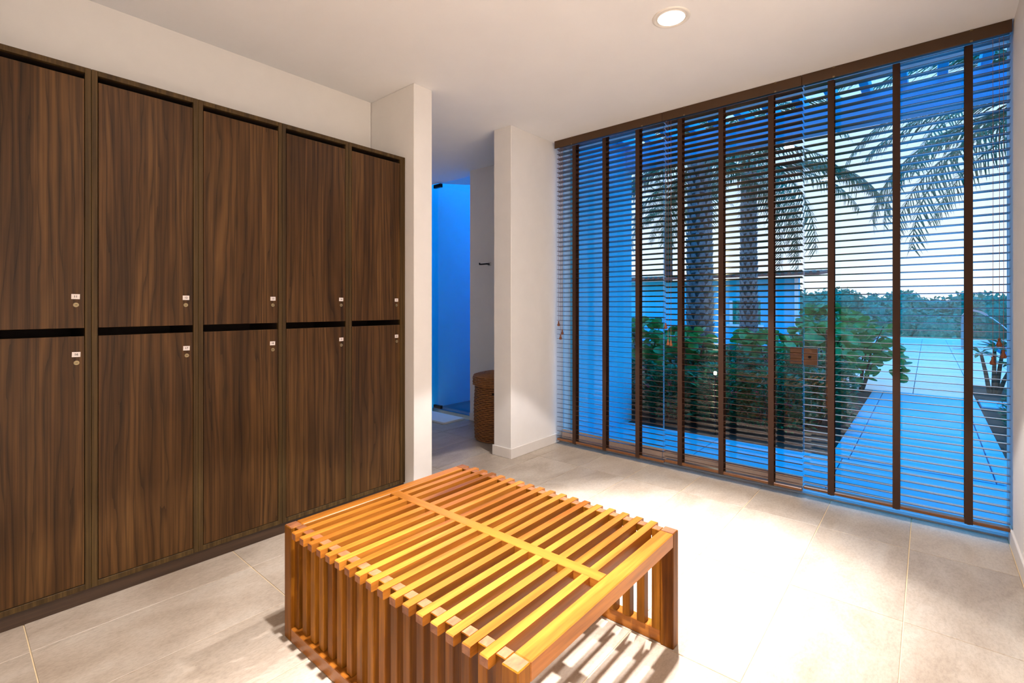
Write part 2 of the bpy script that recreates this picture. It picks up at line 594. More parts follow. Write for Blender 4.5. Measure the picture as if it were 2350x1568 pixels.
# ------------------------------------------------------------------ lamps in the ceiling
def downlight(x, y, label, k=1.0, kc=1.0):
    t = thing('downlight', (x, y, ZC), label, 'downlight', 'recessed ceiling downlights')
    ring = MB()
    ring.lathe([(0.101, 0.0), (0.101, -0.003), (0.094, -0.007), (0.084, -0.005), (0.079, -0.001), (0.079, 0.0)], n=48, cap=False)
    ring.build('trim_ring', M['trim_white'], t)
    MB().lathe([(0.079, -0.0005), (0.074, -0.006), (0.072, -0.006)], n=48, cap=False).build('reflector', M['trim_white'], t)
    MB().lathe([(0.072, -0.0035), (0.0, -0.0035)], n=48, cap=False).build('lens', M['lamp'], t)
    for nm, watts, cone, blend in (('downlight_core', LAMP_CORE * kc, 47, 1.0), ('downlight_beam', LAMP_BEAM, 79, 0.10)):
        L = bpy.data.lights.new(nm, 'SPOT')
        L.energy = watts * k
        L.color = LAMP_COL
        L.spot_size = R(cone)
        L.spot_blend = blend
        L.shadow_soft_size = 0.035
        lo = bpy.data.objects.new(nm, L)
        lo.location = (0, 0, -0.05)
        C.objects.link(lo)
        lo.parent = t
    A = bpy.data.lights.new('downlight_glow', 'AREA')
    A.shape = 'DISK'
    A.size = 0.14
    A.energy = LAMP_GLOW * k
    A.color = LAMP_COL
    ao = bpy.data.objects.new('downlight_glow', A)
    ao.location = (0, 0, -0.012)
    C.objects.link(ao)
    ao.parent = t
    return t


downlight(-1.08, 2.62, 'round white recessed downlight glowing in the ceiling near the window', 0.85, 0.80)
downlight(-0.97, 0.95, 'round white recessed downlight in the ceiling directly above the slatted bench', 1.15, 0.50)
downlight(2.3, 0.7, 'unseen fill downlight added in the ceiling of the side alcove, nearer the window', 1.75)  # both alcove lamps are added out of view to raise the bounced fill
downlight(2.3, -0.9, 'unseen fill downlight added in the ceiling of the side alcove, nearer the back wall', 1.75)


# ================================================================== lockers
def text_mesh(txt, size):
    cu = bpy.data.curves.new('print', 'FONT')
    cu.body = txt
    cu.size = size
    cu.align_x = 'CENTER'
    cu.align_y = 'CENTER'
    cu.offset = size * 0.022
    cu.resolution_u = 3
    ob = bpy.data.objects.new('print', cu)
    C.objects.link(ob)
    bpy.context.view_layer.update()
    me = bpy.data.meshes.new_from_object(ob.evaluated_get(bpy.context.evaluated_depsgraph_get()))
    vs = [tuple(v.co) for v in me.vertices]
    fs = [tuple(p.vertices) for p in me.polygons]
    bpy.data.objects.remove(ob, do_unlink=True)
    bpy.data.curves.remove(cu)
    bpy.data.meshes.remove(me)
    return vs, fs


BOUND = [0.012, 0.443, 0.870, 1.304, 1.738, 2.170]
ZTOP, ZRAIL, ZD1, ZG1, ZG0, ZD0, ZB0 = 2.428, 2.404, 2.375, 1.250, 1.213, 0.094, 0.066
where = ['furthest from the hallway doorway', 'second from the camera side', 'in the middle of the row',
         'second from the hallway doorway', 'beside the white pier']
lock = MB()
lock.tube([(0, 0, 0), (0.0035, 0, 0)], [0.0100, 0.0098], 20)
lock.tube([(0.0035, 0, 0), (0.0045, 0, 0)], [0.0078, 0.0074], 20)
lock.mi = 1
lock.box(0.0044, 0.0048, -0.0042, 0.0042, -0.0011, 0.0011)
lock_me = lock.mesh('lock', [M['brass'], M['ink']])
for k in range(5):
    b0, b1 = BOUND[k], BOUND[k + 1]
    n1, n2 = 11 + k, 16 + k
    yc = (b0 + b1) / 2
    t = thing('locker_cabinet', (XL, yc, 0), f'walnut locker cabinet with doors numbered {n1} and {n2}, {where[k]}', 'locker', 'row of walnut lockers')
    hw = (b1 - b0) / 2 - 0.0006
    dpt = XW - XL + 0.004
    m = MB()
    m.box(dpt, -0.0225, -hw, -hw + 0.016, ZB0, ZTOP)
    m.box(dpt, -0.0225, hw - 0.016, hw, ZB0, ZTOP)
    m.box(dpt, dpt + 0.01, -hw + 0.016, hw - 0.016, ZB0, ZTOP)
    m.box(dpt + 0.01, -0.0225, -hw + 0.016, hw - 0.016, ZTOP - 0.018, ZTOP)
    m.box(dpt + 0.01, -0.0225, -hw + 0.016, hw - 0.016, ZB0, ZB0 + 0.018)
    m.box(dpt + 0.01, -0.045, -hw + 0.016, hw - 0.016, 1.165, 1.183)
    m.build('carcass', M['recess'], t)
    for s in (-1, 1):
        a, c_ = sorted((s * hw, s * (hw - 0.0215)))
        MB().cbox(-0.022, 0, a, c_, ZB0, ZTOP, 0.0012).build('stile', M['stile'], t)
    MB().cbox(-0.022, 0, -hw + 0.0217, hw - 0.0217, ZRAIL, ZTOP, 0.0012).build('top_rail', M['stile'], t)
    MB().cbox(-0.022, 0, -hw + 0.0217, hw - 0.0217, ZB0, ZD0 - 0.003, 0.0012).build('bottom_rail', M['stile'], t)
    if k == 4:
        MB().cbox(-0.022, 0, hw + 0.0012, 2.191 - yc, ZB0, ZTOP, 0.0012).build('filler_strip', M['stile'], t)
    for num, z0, z1, zl in ((n1, ZG1, ZD1, 1.391), (n2, ZD0, ZG0, 1.132)):
        d = MB().cbox(-0.020, -0.0008, -hw + 0.0240, hw - 0.0240, z0, z1, 0.0010).build('door', M['walnut'], t)
        yl = hw - 0.053 + random.uniform(-.002, .002)
        p = MB()
        p.cbox(0, 0.0008, -0.0145, 0.0145, -0.0112, 0.0112, 0.0002)
        p.mi = 1
        tv, tf = text_mesh(str(num), 0.0135)
        p.add([(0.0010, x, y) for x, y, z in tv], tf)
        pl = p.build('number_label', [M['paper'], M['ink']], d, (-0.0008, yl, zl))
        pl.rotation_euler = (R(random.uniform(-2, 2)), 0, 0)
        pl['label'] = f'small white label printed with the number {num}'
        lo = link('lock', lock_me, d, (-0.0008, yl + random.uniform(-.002, .003), zl - 0.037))
        lo.rotation_euler = (R(random.choice([0, 0, -25, 15])), 0, 0)
        lo['label'] = 'round brass cam lock'
col(MB().cbox(XL - 0.035, XL - 0.012, 0.012, 2.19, 0, ZB0 - 0.0006, 0.0015).build('locker_plinth', M['plinth']), None,
    'long dark wooden plinth running along the floor under the row of lockers', 'plinth')

# ================================================================== slatted bench
BX, BY, BHt = -1.379, 1.410, 0.456
t = thing('slatted_bench', (BX, BY, 0), 'square slatted teak bench in the middle of the tiled floor', 'bench')
HX, HY = 0.621, 0.500
CPX, CPY = 0.055, 0.050
m = MB().cbox(-CPX / 2, CPX / 2, -CPY / 2, CPY / 2, 0, BHt, 0.003)
m.m[5] = 1
cp = m.mesh('corner_post', [M['teak_v'], M['teak_end']])
for sx in (-1, 1):
    for sy in (-1, 1):
        link('corner_post', cp, t, (sx * (HX - CPX / 2), sy * (HY - CPY / 2), 0))
er = MB().cbox(-CPX / 2, CPX / 2, -HY + CPY + .0003, HY - CPY - .0003, BHt - 0.054, BHt, 0.003).mesh('edge_rail', M['teak'])
for sx in (-1, 1):
    link('edge_rail', er, t, (sx * (HX - CPX / 2), 0, 0))
span = 2 * (HX - CPX)
WP = 0.0340
WS = (span - 18 * WP) / 17
m = MB().cbox(-WP / 2 + .0002, WP / 2 - .0002, -0.019, 0.019, 0.0556, BHt - 0.0006, 0.002)
m.m[5] = 1
pm = m.mesh('upright', [M['teak_v'], M['teak_end']])
for k in range(18):
    x = -span / 2 + WP / 2 + k * (WP + WS)
    for sy in (-1, 1):
        link('upright', pm, t, (x, sy * (HY - 0.016 - 0.019), 0))
yo, yi, ch = HY + 0.012, HY - 0.055, 0.003
zt, zl_, zh = BHt, BHt - 0.052, BHt - 0.030
poly = [(-yo, zh + ch), (-yo + ch, zh), (-yi, zh), (-yi, zl_), (yi, zl_), (yi, zh), (yo - ch, zh), (yo, zh + ch), (yo, zt - ch), (yo - ch, zt), (-yo + ch, zt), (-yo, zt - ch)]
m = MB()
ci = 0.002
inner = poly
n = len(poly)
ws = WS / 2 - .0003
m.prism_x(poly, -ws, ws)
m.m[0] = m.m[1] = 0
for fi in (2 + 0, 2 + 7, 2 + 11, 2 + 6, 2 + 8, 2 + 10):
    if fi < len(m.m): m.m[fi] = 1 if fi in (2 + 11, 2 + 7) else 0
sm_ = m.mesh('seat_slat', [M['teak'], M['teak_end']])
for k in range(17):
    x = -span / 2 + WP + WS / 2 + k * (WP + WS)
    link('seat_slat', sm_, t, (x, 0, random.uniform(-.0004, .0004)))
MB().cbox(-span / 2, span / 2, -0.024, 0.026, BHt - 0.032, BHt + 0.0012, 0.0015).build('cross_bar', M['teak_x'], t)
br = MB().cbox(-span / 2 + .0003, span / 2 - .0003, -0.0225, 0.0225, 0, 0.055, 0.003).mesh('bottom_rail', M['teak_x'])
for sy in (-1, 1):
    link('bottom_rail', br, t, (0, sy * (HY - 0.0228), 0))

# ================================================================== wooden blinds
slat_cache = {}


def blind(x0, x1, tilt, tapes, rail_z, cords, label, droop=0.0):
    xc, L = (x0 + x1) / 2, x1 - x0
    t = thing('wooden_blind', (xc, YB, 0), label, 'blind', 'wooden blinds across the glass wall')
    # valance board with returns, headrail behind it
    v = MB()
    v.cbox(-L / 2 - 0.003, L / 2 + 0.003, -0.062, -0.050, ZC - 0.072, ZC - 0.001, 0.002)
    v.build('valance', M['valance'], t)
    MB().box(-L / 2, L / 2, -0.028, 0.028, ZC - 0.050, ZC - 0.001).build('headrail', M['valance'], t)
    for s in (-0.32, 0.34):
        cl = MB()
        cl.cbox(s * L - 0.006, s * L + 0.006, -0.0645, -0.0622, ZC - 0.074, ZC - 0.064, 0.0005)
        cl.cbox(s * L - 0.006, s * L + 0.006, -0.0645, -0.0622, ZC - 0.008, ZC - 0.0012, 0.0005)
        cl.build('valance_clip', M['brass'], t)
    # slats
    m = MB()
    h, w, c = 0.0015, 0.025, 0.0009
    # slightly crowned section
    pr = [(-w, -c), (-w + c, -h), (0, -h + 0.0012), (w - c, -h), (w, -c), (w, c), (w - c, h), (0, h + 0.0012), (-w + c, h), (-w, c)]
    a = R(-tilt)
    pr = [(y * math.cos(a) - z * math.sin(a), y * math.sin(a) + z * math.cos(a)) for y, z in pr]
    m.prism_x(pr, -L / 2, L / 2)
    me = m.mesh('slat', M['slat'])
    pitch = 0.0447
    z = ZC - 0.078
    n = int((z - rail_z - 0.03) / pitch)
    pitch = (z - rail_z - 0.032) / n
    for k in range(n + 1):
        o = link('slat', me, t, (0, random.uniform(-.001, .001), z - k * pitch + random.uniform(-.0008, .0008)))
        o.rotation_euler = (R(random.uniform(-.5, .5)), R(random.uniform(-.05, .05)), 0)
    MB().cbox(-L / 2, L / 2, -0.026, 0.026, rail_z - 0.010, rail_z + 0.010, 0.004).build('bottom_rail', M['lit_rail'], t)
    for x in tapes:
        for y in (-0.0285, 0.0275):
            tp = MB()
            tp.box(x - xc - 0.0185, x - xc + 0.0185, y, y + 0.001, rail_z - 0.011, ZC - 0.074)
            if y < 0:
                tp.box(x - xc - 0.0185, x - xc + 0.0185, y, 0.0285, rail_z - 0.0125, rail_z - 0.011)
            tp.build('ladder_tape', M['tape'], t)
        MB().lathe([(0.008, rail_z - 0.0165), (0.008, rail_z - 0.0127)], x - xc, -0.018, 12).build('tape_button', M['brass'], t)
    for x, zb, big in cords:
        cd = MB().tube([(x - xc, -0.036, ZC - 0.074), (x - xc + 0.001, -0.036, (ZC + zb) / 2), (x - xc, -0.036, zb)], 0.0011, 6).build('pull_cord', M['cord'], t)
        k = big
        MB().lathe([(0.003, zb + .002), (0.0075 * k, zb), (0.006 * k, zb - 0.008), (0.007 * k, zb - 0.018), (0.0125 * k, zb - 0.030), (0.014 * k, zb - 0.038), (0.011 * k, zb - 0.046), (0.004, zb - 0.047)],
                   x - xc, -0.036, 14).build('tassel', M['knob'], cd)
    return t


blind(-2.752, -1.672, 9.0, (-2.551, -2.228, -1.904), 0.052, ((-2.722, 1.20, 1.0), (-2.700, 1.07, 1.0), (-2.680, 1.12, 1.0)),
      'dark wooden venetian blind over the glass nearest the white wall and doorway')
blind(-1.664, -0.668, 11.0, (-1.533, -1.212, -0.864), 0.066, ((-1.648, 1.205, 1.0), (-1.628, 1.07, 1.0), (-1.604, 1.065, 1.0)),
      'dark wooden venetian blind between the other two, in front of the palm trunks')
blind(-0.660, 0.352, 3.5, (-0.498, -0.152, 0.18), 0.086, ((0.306, 1.165, 1.0), (0.323, 1.10, 1.0), (0.280, 1.06, 1.0)),
      'dark wooden venetian blind over the glass door by the right wall')

# ================================================================== hallway things
HBX, HBY = -3.335, 3.70
t = thing('laundry_basket', (HBX, HBY, 0), 'round brown wicker laundry basket with lid standing in the hallway', 'basket')


def woven(rfun, zs, n, thick, amp, mb, hole=None):
    """rows of strands passing in front of and behind upright stakes"""
    for i, z in enumerate(zs):
        base = len(mb.v)
        vs = []
        ns = n * 2
        for k in range(ns):
            th = 2 * math.pi * k / ns
            r = rfun(z) + amp * math.sin(math.pi * (k + (i % 2) * 2) / 2.0 + 0.5)
            for q in range(6):
                ph = 2 * math.pi * q / 6
                rr = r + math.cos(ph) * thick
                vs.append((rr * math.cos(th), rr * math.sin(th), z + math.sin(ph) * thick * 1.25))
        fs = []
        for k in range(ns):
            th = (2 * math.pi * (k + .5) / ns)
            if hole and hole(th, z): continue
            for q in range(6):
                a, b_ = k * 6 + q, k * 6 + (q + 1) % 6
                c_, d_ = ((k + 1) % ns) * 6 + (q + 1) % 6, ((k + 1) % ns) * 6 + q
                fs.append((a, d_, c_, b_))
        mb.add(vs, fs, True)


view = math.atan2(-HBY, -HBX)


def hole(th, z):
    d = (th - (view - 0.12) + math.pi) % (2 * math.pi) - math.pi
    return abs(d) < 0.16 and abs(z - 0.487) < 0.013


m = MB()
rf = lambda z: 0.238 + 0.012 * math.sin(min(1, z / 0.55) * math.pi)
woven(rf, [0.014 + 0.0182 * i for i in range(30)], 36, 0.0062, 0.0045, m, hole)
m.build('woven_body', M['wicker'], t)
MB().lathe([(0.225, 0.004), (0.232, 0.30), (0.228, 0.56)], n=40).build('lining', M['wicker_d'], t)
m = MB()
woven(lambda z: 0.262, [0.560 + 0.0165 * i for i in range(5)], 38, 0.0062, 0.0040, m)
nr = 17
for i in range(nr):
    r = 0.262 * (1 - (i + 0.4) / nr)
    z = 0.640 + 0.042 * (1 - (r / 0.262) ** 2)
    pts = [(r * math.cos(2 * math.pi * k / 40), r * math.sin(2 * math.pi * k / 40), z + 0.002 * math.sin(k * 2.5 + i)) for k in range(41)]
    m.tube(pts, 0.0080, 6, cap=False)
m.build('lid', M['wicker'], t)

m = MB()
m.cbox(-0.29, 0.29, -0.16, 0.16, 0.0, 0.011, 0.004)
m.cbox(-0.288, 0.289, -0.158, 0.159, 0.0112, 0.022, 0.004)
o = col(m.build('bath_mat', M['mat'], None, (-4.47, 3.865, 0.0005)), None, 'folded white cotton bath mat on the floor before the shower', 'bath mat')
t = thing('towel_hook', (-3.80, 4.06, 1.825), 'small black robe hook on the grey hallway wall', 'hook')
MB().cbox(-0.02, 0.02, -0.012, -0.0005, -0.02, 0.02, 0.002).build('mount_plate', M['steel'], t)
m = MB()
m.tube([(0, -0.012, 0), (0, -0.045, 0)], 0.009, 12)
m.cbox(-0.115, 0.012, -0.055, -0.043, -0.008, 0.008, 0.002)
m.cbox(-0.119, -0.108, -0.058, -0.043, -0.006, 0.018, 0.002)
m.build('arm', M['black'], t)


# ================================================================== outdoors
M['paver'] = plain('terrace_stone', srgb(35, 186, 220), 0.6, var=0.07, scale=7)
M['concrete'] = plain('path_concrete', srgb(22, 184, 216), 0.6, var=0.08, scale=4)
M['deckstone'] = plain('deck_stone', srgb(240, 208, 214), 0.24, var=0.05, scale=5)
M['soil'] = plain('dark_soil', (0.020, 0.016, 0.012), 0.95, var=0.4, scale=25, bump=0.5)
M['water'] = plain('pool_water', (0.02, 0.20, 0.62), 0.06, var=0.05, scale=2)
M['leaf_round'] = leafmat('sea_grape_leaf', (0.03, 0.17, 0.05), (0.10, 0.42, 0.09), 0.38)
M['leaf_small'] = leafmat('ixora_leaf', (0.006, 0.085, 0.038), (0.03, 0.26, 0.10), 0.25)
M['leaf_far'] = leafmat('hazy_mangrove_leaf', (0.014, 0.15, 0.11), (0.05, 0.36, 0.25), 0.6)  # blue-cyan distance haze is put into the leaf colour
M['frond'] = leafmat('palm_frond', (0.02, 0.085, 0.05), (0.05, 0.17, 0.09), 0.45)
M['bark'] = plain('palm_bark', (0.035, 0.04, 0.045), 0.9, var=0.5, scale=18, bump=0.6)
M['boot'] = plain('palm_leaf_base', (0.20, 0.24, 0.27), 0.85, var=0.4, scale=25, bump=0.4)
M['stem'] = plain('shrub_stem', (0.06, 0.045, 0.03), 0.9)
M['petal'] = plain('red_petal', (0.55, 0.03, 0.10), 0.6)
M['rooft'] = plain('terracotta', srgb(128, 78, 66), 0.8, var=0.2, scale=14)
M['white_ext'] = plain('white_frame', srgb(225, 232, 238), 0.6)


def slabs(parent, x0, x1, y0, y1, nx, ny, z, m, gap=0.004, name='paver'):
    dx, dy = (x1 - x0) / nx, (y1 - y0) / ny
    me = MB().cbox(-dx / 2 + gap, dx / 2 - gap, -dy / 2 + gap, dy / 2 - gap, -0.03, 0, 0.003).mesh(name, m)
    for i in range(nx):
        for j in range(ny):
            link(name, me, parent, (x0 + (i + .5) * dx, y0 + (j + .5) * dy, z))


M['joint'] = plain('paver_joint', srgb(70, 90, 110), 0.9)
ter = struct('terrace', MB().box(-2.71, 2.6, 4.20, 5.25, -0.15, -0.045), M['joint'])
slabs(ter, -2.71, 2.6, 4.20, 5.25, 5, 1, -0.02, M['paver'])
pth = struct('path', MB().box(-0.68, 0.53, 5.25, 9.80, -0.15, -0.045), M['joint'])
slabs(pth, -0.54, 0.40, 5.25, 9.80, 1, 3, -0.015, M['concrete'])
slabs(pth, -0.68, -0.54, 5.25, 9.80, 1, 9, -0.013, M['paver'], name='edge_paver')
slabs(pth, 0.40, 0.53, 5.25, 9.80, 1, 9, -0.013, M['paver'], name='edge_paver')
dk = struct('deck', MB().box(-1.6, 1.27, 9.80, 26.4, -0.15, -0.04), M['joint'])
slabs(dk, -1.6, 0.53, 9.80, 26.4, 3, 14, -0.012, M['deckstone'])
slabs(dk, 0.53, 1.27, 11.55, 26.4, 1, 12, -0.012, M['deckstone'])
dk2 = struct('deck_step', MB().box(0.55, 3.4, 9.12, 9.76, -0.15, -0.04), M['joint'])
slabs(dk2, 0.55, 3.4, 9.12, 9.76, 4, 1, -0.01, M['paver'])
dk3 = struct('deck_pool_side', MB().box(1.27, 6.0, 11.55, 13.6, -0.15, -0.04), M['joint'])
slabs(dk3, 1.27, 6.0, 11.55, 13.6, 6, 2, -0.012, M['deckstone'])
struct('deck_edge', MB().cbox(-6.0, 6.2, 26.4, 26.7, -0.3, 0.02, 0.01), M['white_ext'])
struct('pool_coping', MB().cbox(1.27, 1.55, 13.6, 25.9, -0.3, 0.0, 0.01), M['deckstone'])
col(MB().box(1.55, 6.0, 13.6, 26.4, -0.4, -0.06).build('pool_water', M['water']), 'stuff', 'bright blue swimming pool water beside the pale stone deck', 'pool')
# planted ground
struct('ground_bed_left', MB().box(-9.5, -0.68, 5.25, 27.0, -0.3, -0.03), M['soil'])
struct('ground_bed_right', MB().box(0.53, 3.4, 5.25, 9.12, -0.3, -0.03), M['soil'])
struct('ground_bed_deck', MB().box(0.53, 3.4, 9.76, 11.55, -0.3, -0.03), M['soil'])
struct('ground_far', MB().box(-90, 90, 26.7, 260, -2.2, -2.0), M['soil'])

# house walls and lintel outside, pergola
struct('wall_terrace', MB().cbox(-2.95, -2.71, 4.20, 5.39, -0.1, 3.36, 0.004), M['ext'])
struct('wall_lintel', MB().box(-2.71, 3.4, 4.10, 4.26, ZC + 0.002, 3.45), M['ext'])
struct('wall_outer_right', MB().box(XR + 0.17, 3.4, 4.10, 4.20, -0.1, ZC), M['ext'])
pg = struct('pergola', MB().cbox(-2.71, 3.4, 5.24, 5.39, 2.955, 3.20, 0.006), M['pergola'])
rm = MB().cbox(-0.032, 0.032, 4.262, 5.60, 3.202, 3.32, 0.004).mesh('rafter', M['pergola'])
for k in range(25):
    link('rafter', rm, pg, (-2.66 + k * 0.25, 0, 0))
MB().cbox(3.24, 3.40, 5.24, 5.39, -0.1, 2.954, 0.006).build('post', M['pergola'], pg)

# ------------------------------------------------------------------ garden building
GY = 18.0
t = thing('garden_building', (-6.4, GY, 0), 'low dusk-tinted garden wall with a window opening and terracotta tiled roof', 'building')
gb = lambda x0, x1, y0, y1, z0, z1: MB().box(x0 + 6.4, x1 + 6.4, y0 - GY, y1 - GY, z0, z1)
# front wall with window opening (px 1675..1745)
wx0, wx1, wz0, wz1 = -5.30, -4.31, 0.70, 1.53
m = MB()
for (a, b_, c_, d_) in ((-9.6, wx0, -0.2, 2.30), (wx1, -3.19, -0.2, 2.30), (wx0, wx1, -0.2, wz0), (wx0, wx1, wz1, 2.30)):
    m.box(a + 6.4, b_ + 6.4, 0, 0.25, c_, d_)
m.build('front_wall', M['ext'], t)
f = MB()
for (a, b_, c_, d_) in ((wx0, wx0 + .09, wz0, wz1), (wx0 - .1, wx1 + .1, wz0 - .08, wz0 - .001)):
    f.box(a + 6.4, b_ + 6.4, -0.05, 0.02, c_, d_)
f.build('window_frame', M['white_ext'], t)
gb(-3.29, -3.185, 17.93, 17.995, -0.2, 2.30).build('corner_post', M['white_ext'], t)
r = MB()
# mono-pitch roof slab, tiles as ribs
r.prism_x([(-0.45, 2.31), (1.6, 2.46), (1.6, 2.54), (-0.45, 2.38)], -3.4, 3.85)
rf_ = r.build('roof', M['rooft'], t)
tile = MB()
tile.tube([(0, -0.48, 2.392), (0, 1.6, 2.545)], 0.05, 8)
tm = tile.mesh('roof_tile_row', M['rooft'])
for k in range(37):
    link('roof_tile_row', tm, rf_, (-3.3 + k * 0.198, 0, random.uniform(-.01, .01)))

# ------------------------------------------------------------------ palms
def frond_mesh(L, droop, seed, nl=46, leaf=0.42):
    """one feather frond growing along +x from the origin, curving downwards"""
    rnd = random.Random(seed)
    m = MB()
    pts, dirs = [], []
    p = Vector((0, 0, 0))
    ang = R(38)
    N = 16
    for i in range(N + 1):
        pts.append(p.copy())
        d = Vector((math.cos(ang), 0, math.sin(ang)))
        dirs.append(d)
        p = p + d * (L / N)
        ang -= R(droop) / N * (0.6 + 0.9 * i / N)
    m.tube(pts, [0.022 * (1 - 0.85 * i / N) for i in range(N + 1)], 5, smooth=True)
    vs, fs = [], []
    for k in range(nl):
        u = 0.12 + 0.88 * k / (nl - 1)
        i = min(int(u * N), N - 1)
        q = pts[i].lerp(pts[i + 1], u * N - i)
        d = dirs[i]
        nrm = Vector((0, 1, 0)).cross(d)
        ll = leaf * (math.sin(math.pi * (0.12 + 0.80 * u)) ** 0.7) * rnd.uniform(.85, 1.1)
        for s in (-1, 1):
            dd = (d * rnd.uniform(.75, 1.05) + Vector((0, s, 0)) * rnd.uniform(.65, .85) - nrm * rnd.uniform(-.25, .1) + Vector((0, 0, -0.30))).normalized()
            w = d * (0.011)
            tip = q + dd * ll + Vector((0, 0, -0.16 * ll))
            mid = q + dd * ll * 0.5
            b = len(vs)
            vs += [q - w, q + w, mid + w * 1.15, mid - w * 1.15, tip]
            fs += [(b, b + 1, b + 2, b + 3), (b + 3, b + 2, b + 4)]
    m.add(vs, fs)
    return m.mesh('frond', M['frond'])


FM = [frond_mesh(2.4 + .25 * i, 70 + 13 * i, i, nl=56) for i in range(4)]


def palm(x, y, h, r, label, n=20, seed=0, scale=1.0, boots=True, aims=None, lean=(0, 0)):
    rnd = random.Random(seed)
    t = thing('palm_tree', (x, y, -0.03), label, 'palm tree', 'palm trees in the garden')
    N = 14
    pts = [(lean[0] * (i / N) ** 2, lean[1] * (i / N) ** 2, h * i / N) for i in range(N + 1)]
    rs = [r * (1.12 - 0.22 * i / N) * rnd.uniform(.97, 1.03) for i in range(N + 1)]
    rs[-1] *= 0.6
    MB().tube(pts, rs, 16).build('trunk', M['bark'], t)
    if boots:
        m = MB()
        step = 0.105
        rows = int(h / step)
        for i in range(rows):
            z = 0.1 + i * step
            f = z / h
            cx, cy = lean[0] * f * f, lean[1] * f * f
            rr = r * (1.12 - 0.22 * f)
            for k in range(9):
                a = 2 * math.pi * (k + 0.5 * (i % 2)) / 9 + rnd.uniform(-.06, .06)
                ca, sa = math.cos(a), math.sin(a)
                wd = rr * 0.36
                ht = step * rnd.uniform(1.3, 1.7)
                o_ = rr * rnd.uniform(.16, .30)
                tx, ty = -sa, ca
                P = lambda ra, s, zz: (cx + ca * ra + tx * s, cy + sa * ra + ty * s, zz)
                vs = [P(rr * .95, -wd, z), P(rr * .95, wd, z), P(rr + o_ * .6, -wd * .6, z + ht * .55), P(rr + o_ * .6, wd * .6, z + ht * .55),
                      P(rr + o_, 0, z + ht), P(rr * .95, 0, z + ht * .8)]
                m.add(vs, [(0, 1, 3, 2), (2, 3, 4), (2, 4, 5, 0), (3, 1, 5, 4)])
        o = m.build('leaf_bases', M['boot'], t)
        o['kind'] = 'stuff'
    for k in range(n):
        me = FM[rnd.randrange(4)]
        az = 2 * math.pi * k * 0.381966 + rnd.uniform(-.15, .15)
        el = rnd.uniform(-28, 50)
        if aims and k < len(aims):
            az, el = R(aims[k][0]), aims[k][1]
        o = link('frond', me, t, (lean[0], lean[1], h - 0.05))
        o.rotation_euler = (R(rnd.uniform(-12, 12)), -R(el - 20), az)
        s = scale * rnd.uniform(.88, 1.08)
        o.scale = (s, s, s)
    return t


palm(-2.77, 7.85, 3.75, 0.172, 'nearest palm tree with a thick scaly trunk, left of the thinner one', 18, 1, 0.95)
palm(-2.98, 11.45, 4.35, 0.150, 'palm tree with a slimmer scaly trunk in front of the garden building', 22, 2, 1.05)
palm(-9.75, 23.3, 6.1, 0.20, 'distant thin palm tree rising behind the garden building', 20, 3, 1.1, False)
palm(1.75, 10.6, 4.30, 0.20, 'palm tree by the pool whose fronds hang in from the right', 26, 4, 1.2, True,
     aims=[(150, 5), (165, 28), (178, -5), (190, 14), (205, -12), (215, 22), (172, 45), (230, 0), (140, 30), (185, 60)])

# ------------------------------------------------------------------ shrubs
lm = MB()
K = 12
ring = [(math.cos(2 * math.pi * k / K) * (1 + .06 * math.cos(4 * math.pi * k / K)), math.sin(2 * math.pi * k / K), 0.10) for k in range(K)]
lm.add([(0, 0, -0.03)] + ring, [(0, 1 + k, 1 + (k + 1) % K) for k in range(K)], True)
LEAF = lm.mesh('leaf', M['leaf_round'])


def sea_grape(x, y, h, rx, ry, n, label, seed):
    rnd = random.Random(seed)
    t = thing('sea_grape_shrub', (x, y, -0.03), label, 'shrub', 'sea grape shrubs')
    st = MB()
    for k in range(7):
        a = rnd.uniform(0, 6.28)
        e = (math.cos(a) * rx * .6, math.sin(a) * ry * .6, h * rnd.uniform(.65, .9))
        st.tube([(math.cos(a) * .05, math.sin(a) * .05, 0), (e[0] * .5, e[1] * .5, e[2] * .6), e], [.018, .013, .006], 6)
    st.build('stems', M['stem'], t)
    for k in range(n):
        a = rnd.uniform(0, 6.28)
        u = rnd.uniform(0, 1) ** .55
        zz = rnd.uniform(0.22, 1.0)
        q = math.sqrt(max(0.02, 1 - (zz - .35) ** 2 / .5))
        s = rnd.uniform(.055, .095)
        o = link('leaf', LEAF, t, (math.cos(a) * rx * u * q, math.sin(a) * ry * u * q, h * zz))
        o.rotation_euler = (rnd.uniform(-.9, .9) + .35, rnd.uniform(-.9, .9), rnd.uniform(0, 6.28))
        o.scale = (s, s, s)


for i, (x, y, h, rx, ry, n, lab) in enumerate((
        (-2.45, 6.55, 1.06, .50, .45, 170, 'round leaved green shrub left of the thick palm trunk'),
        (-1.85, 7.55, 1.02, .60, .55, 190, 'round leaved green shrub right of the thick palm trunk'),
        (-1.30, 8.6, 1.10, .60, .60, 210, 'round leaved green shrub standing in front of the building corner'),
        (-0.85, 9.6, 1.20, .62, .75, 260, 'tall round leaved shrub leaning over the edge of the path'),
        (-3.42, 7.25, 1.16, .55, .45, 170, 'round leaved green shrub half hidden behind the end of the blue terrace wall'),
        (-1.45, 10.9, 1.38, .75, .80, 240, 'round leaved shrub furthest along the path edge'))):
    sea_grape(x, y, h, rx, ry, n, lab, 20 + i)


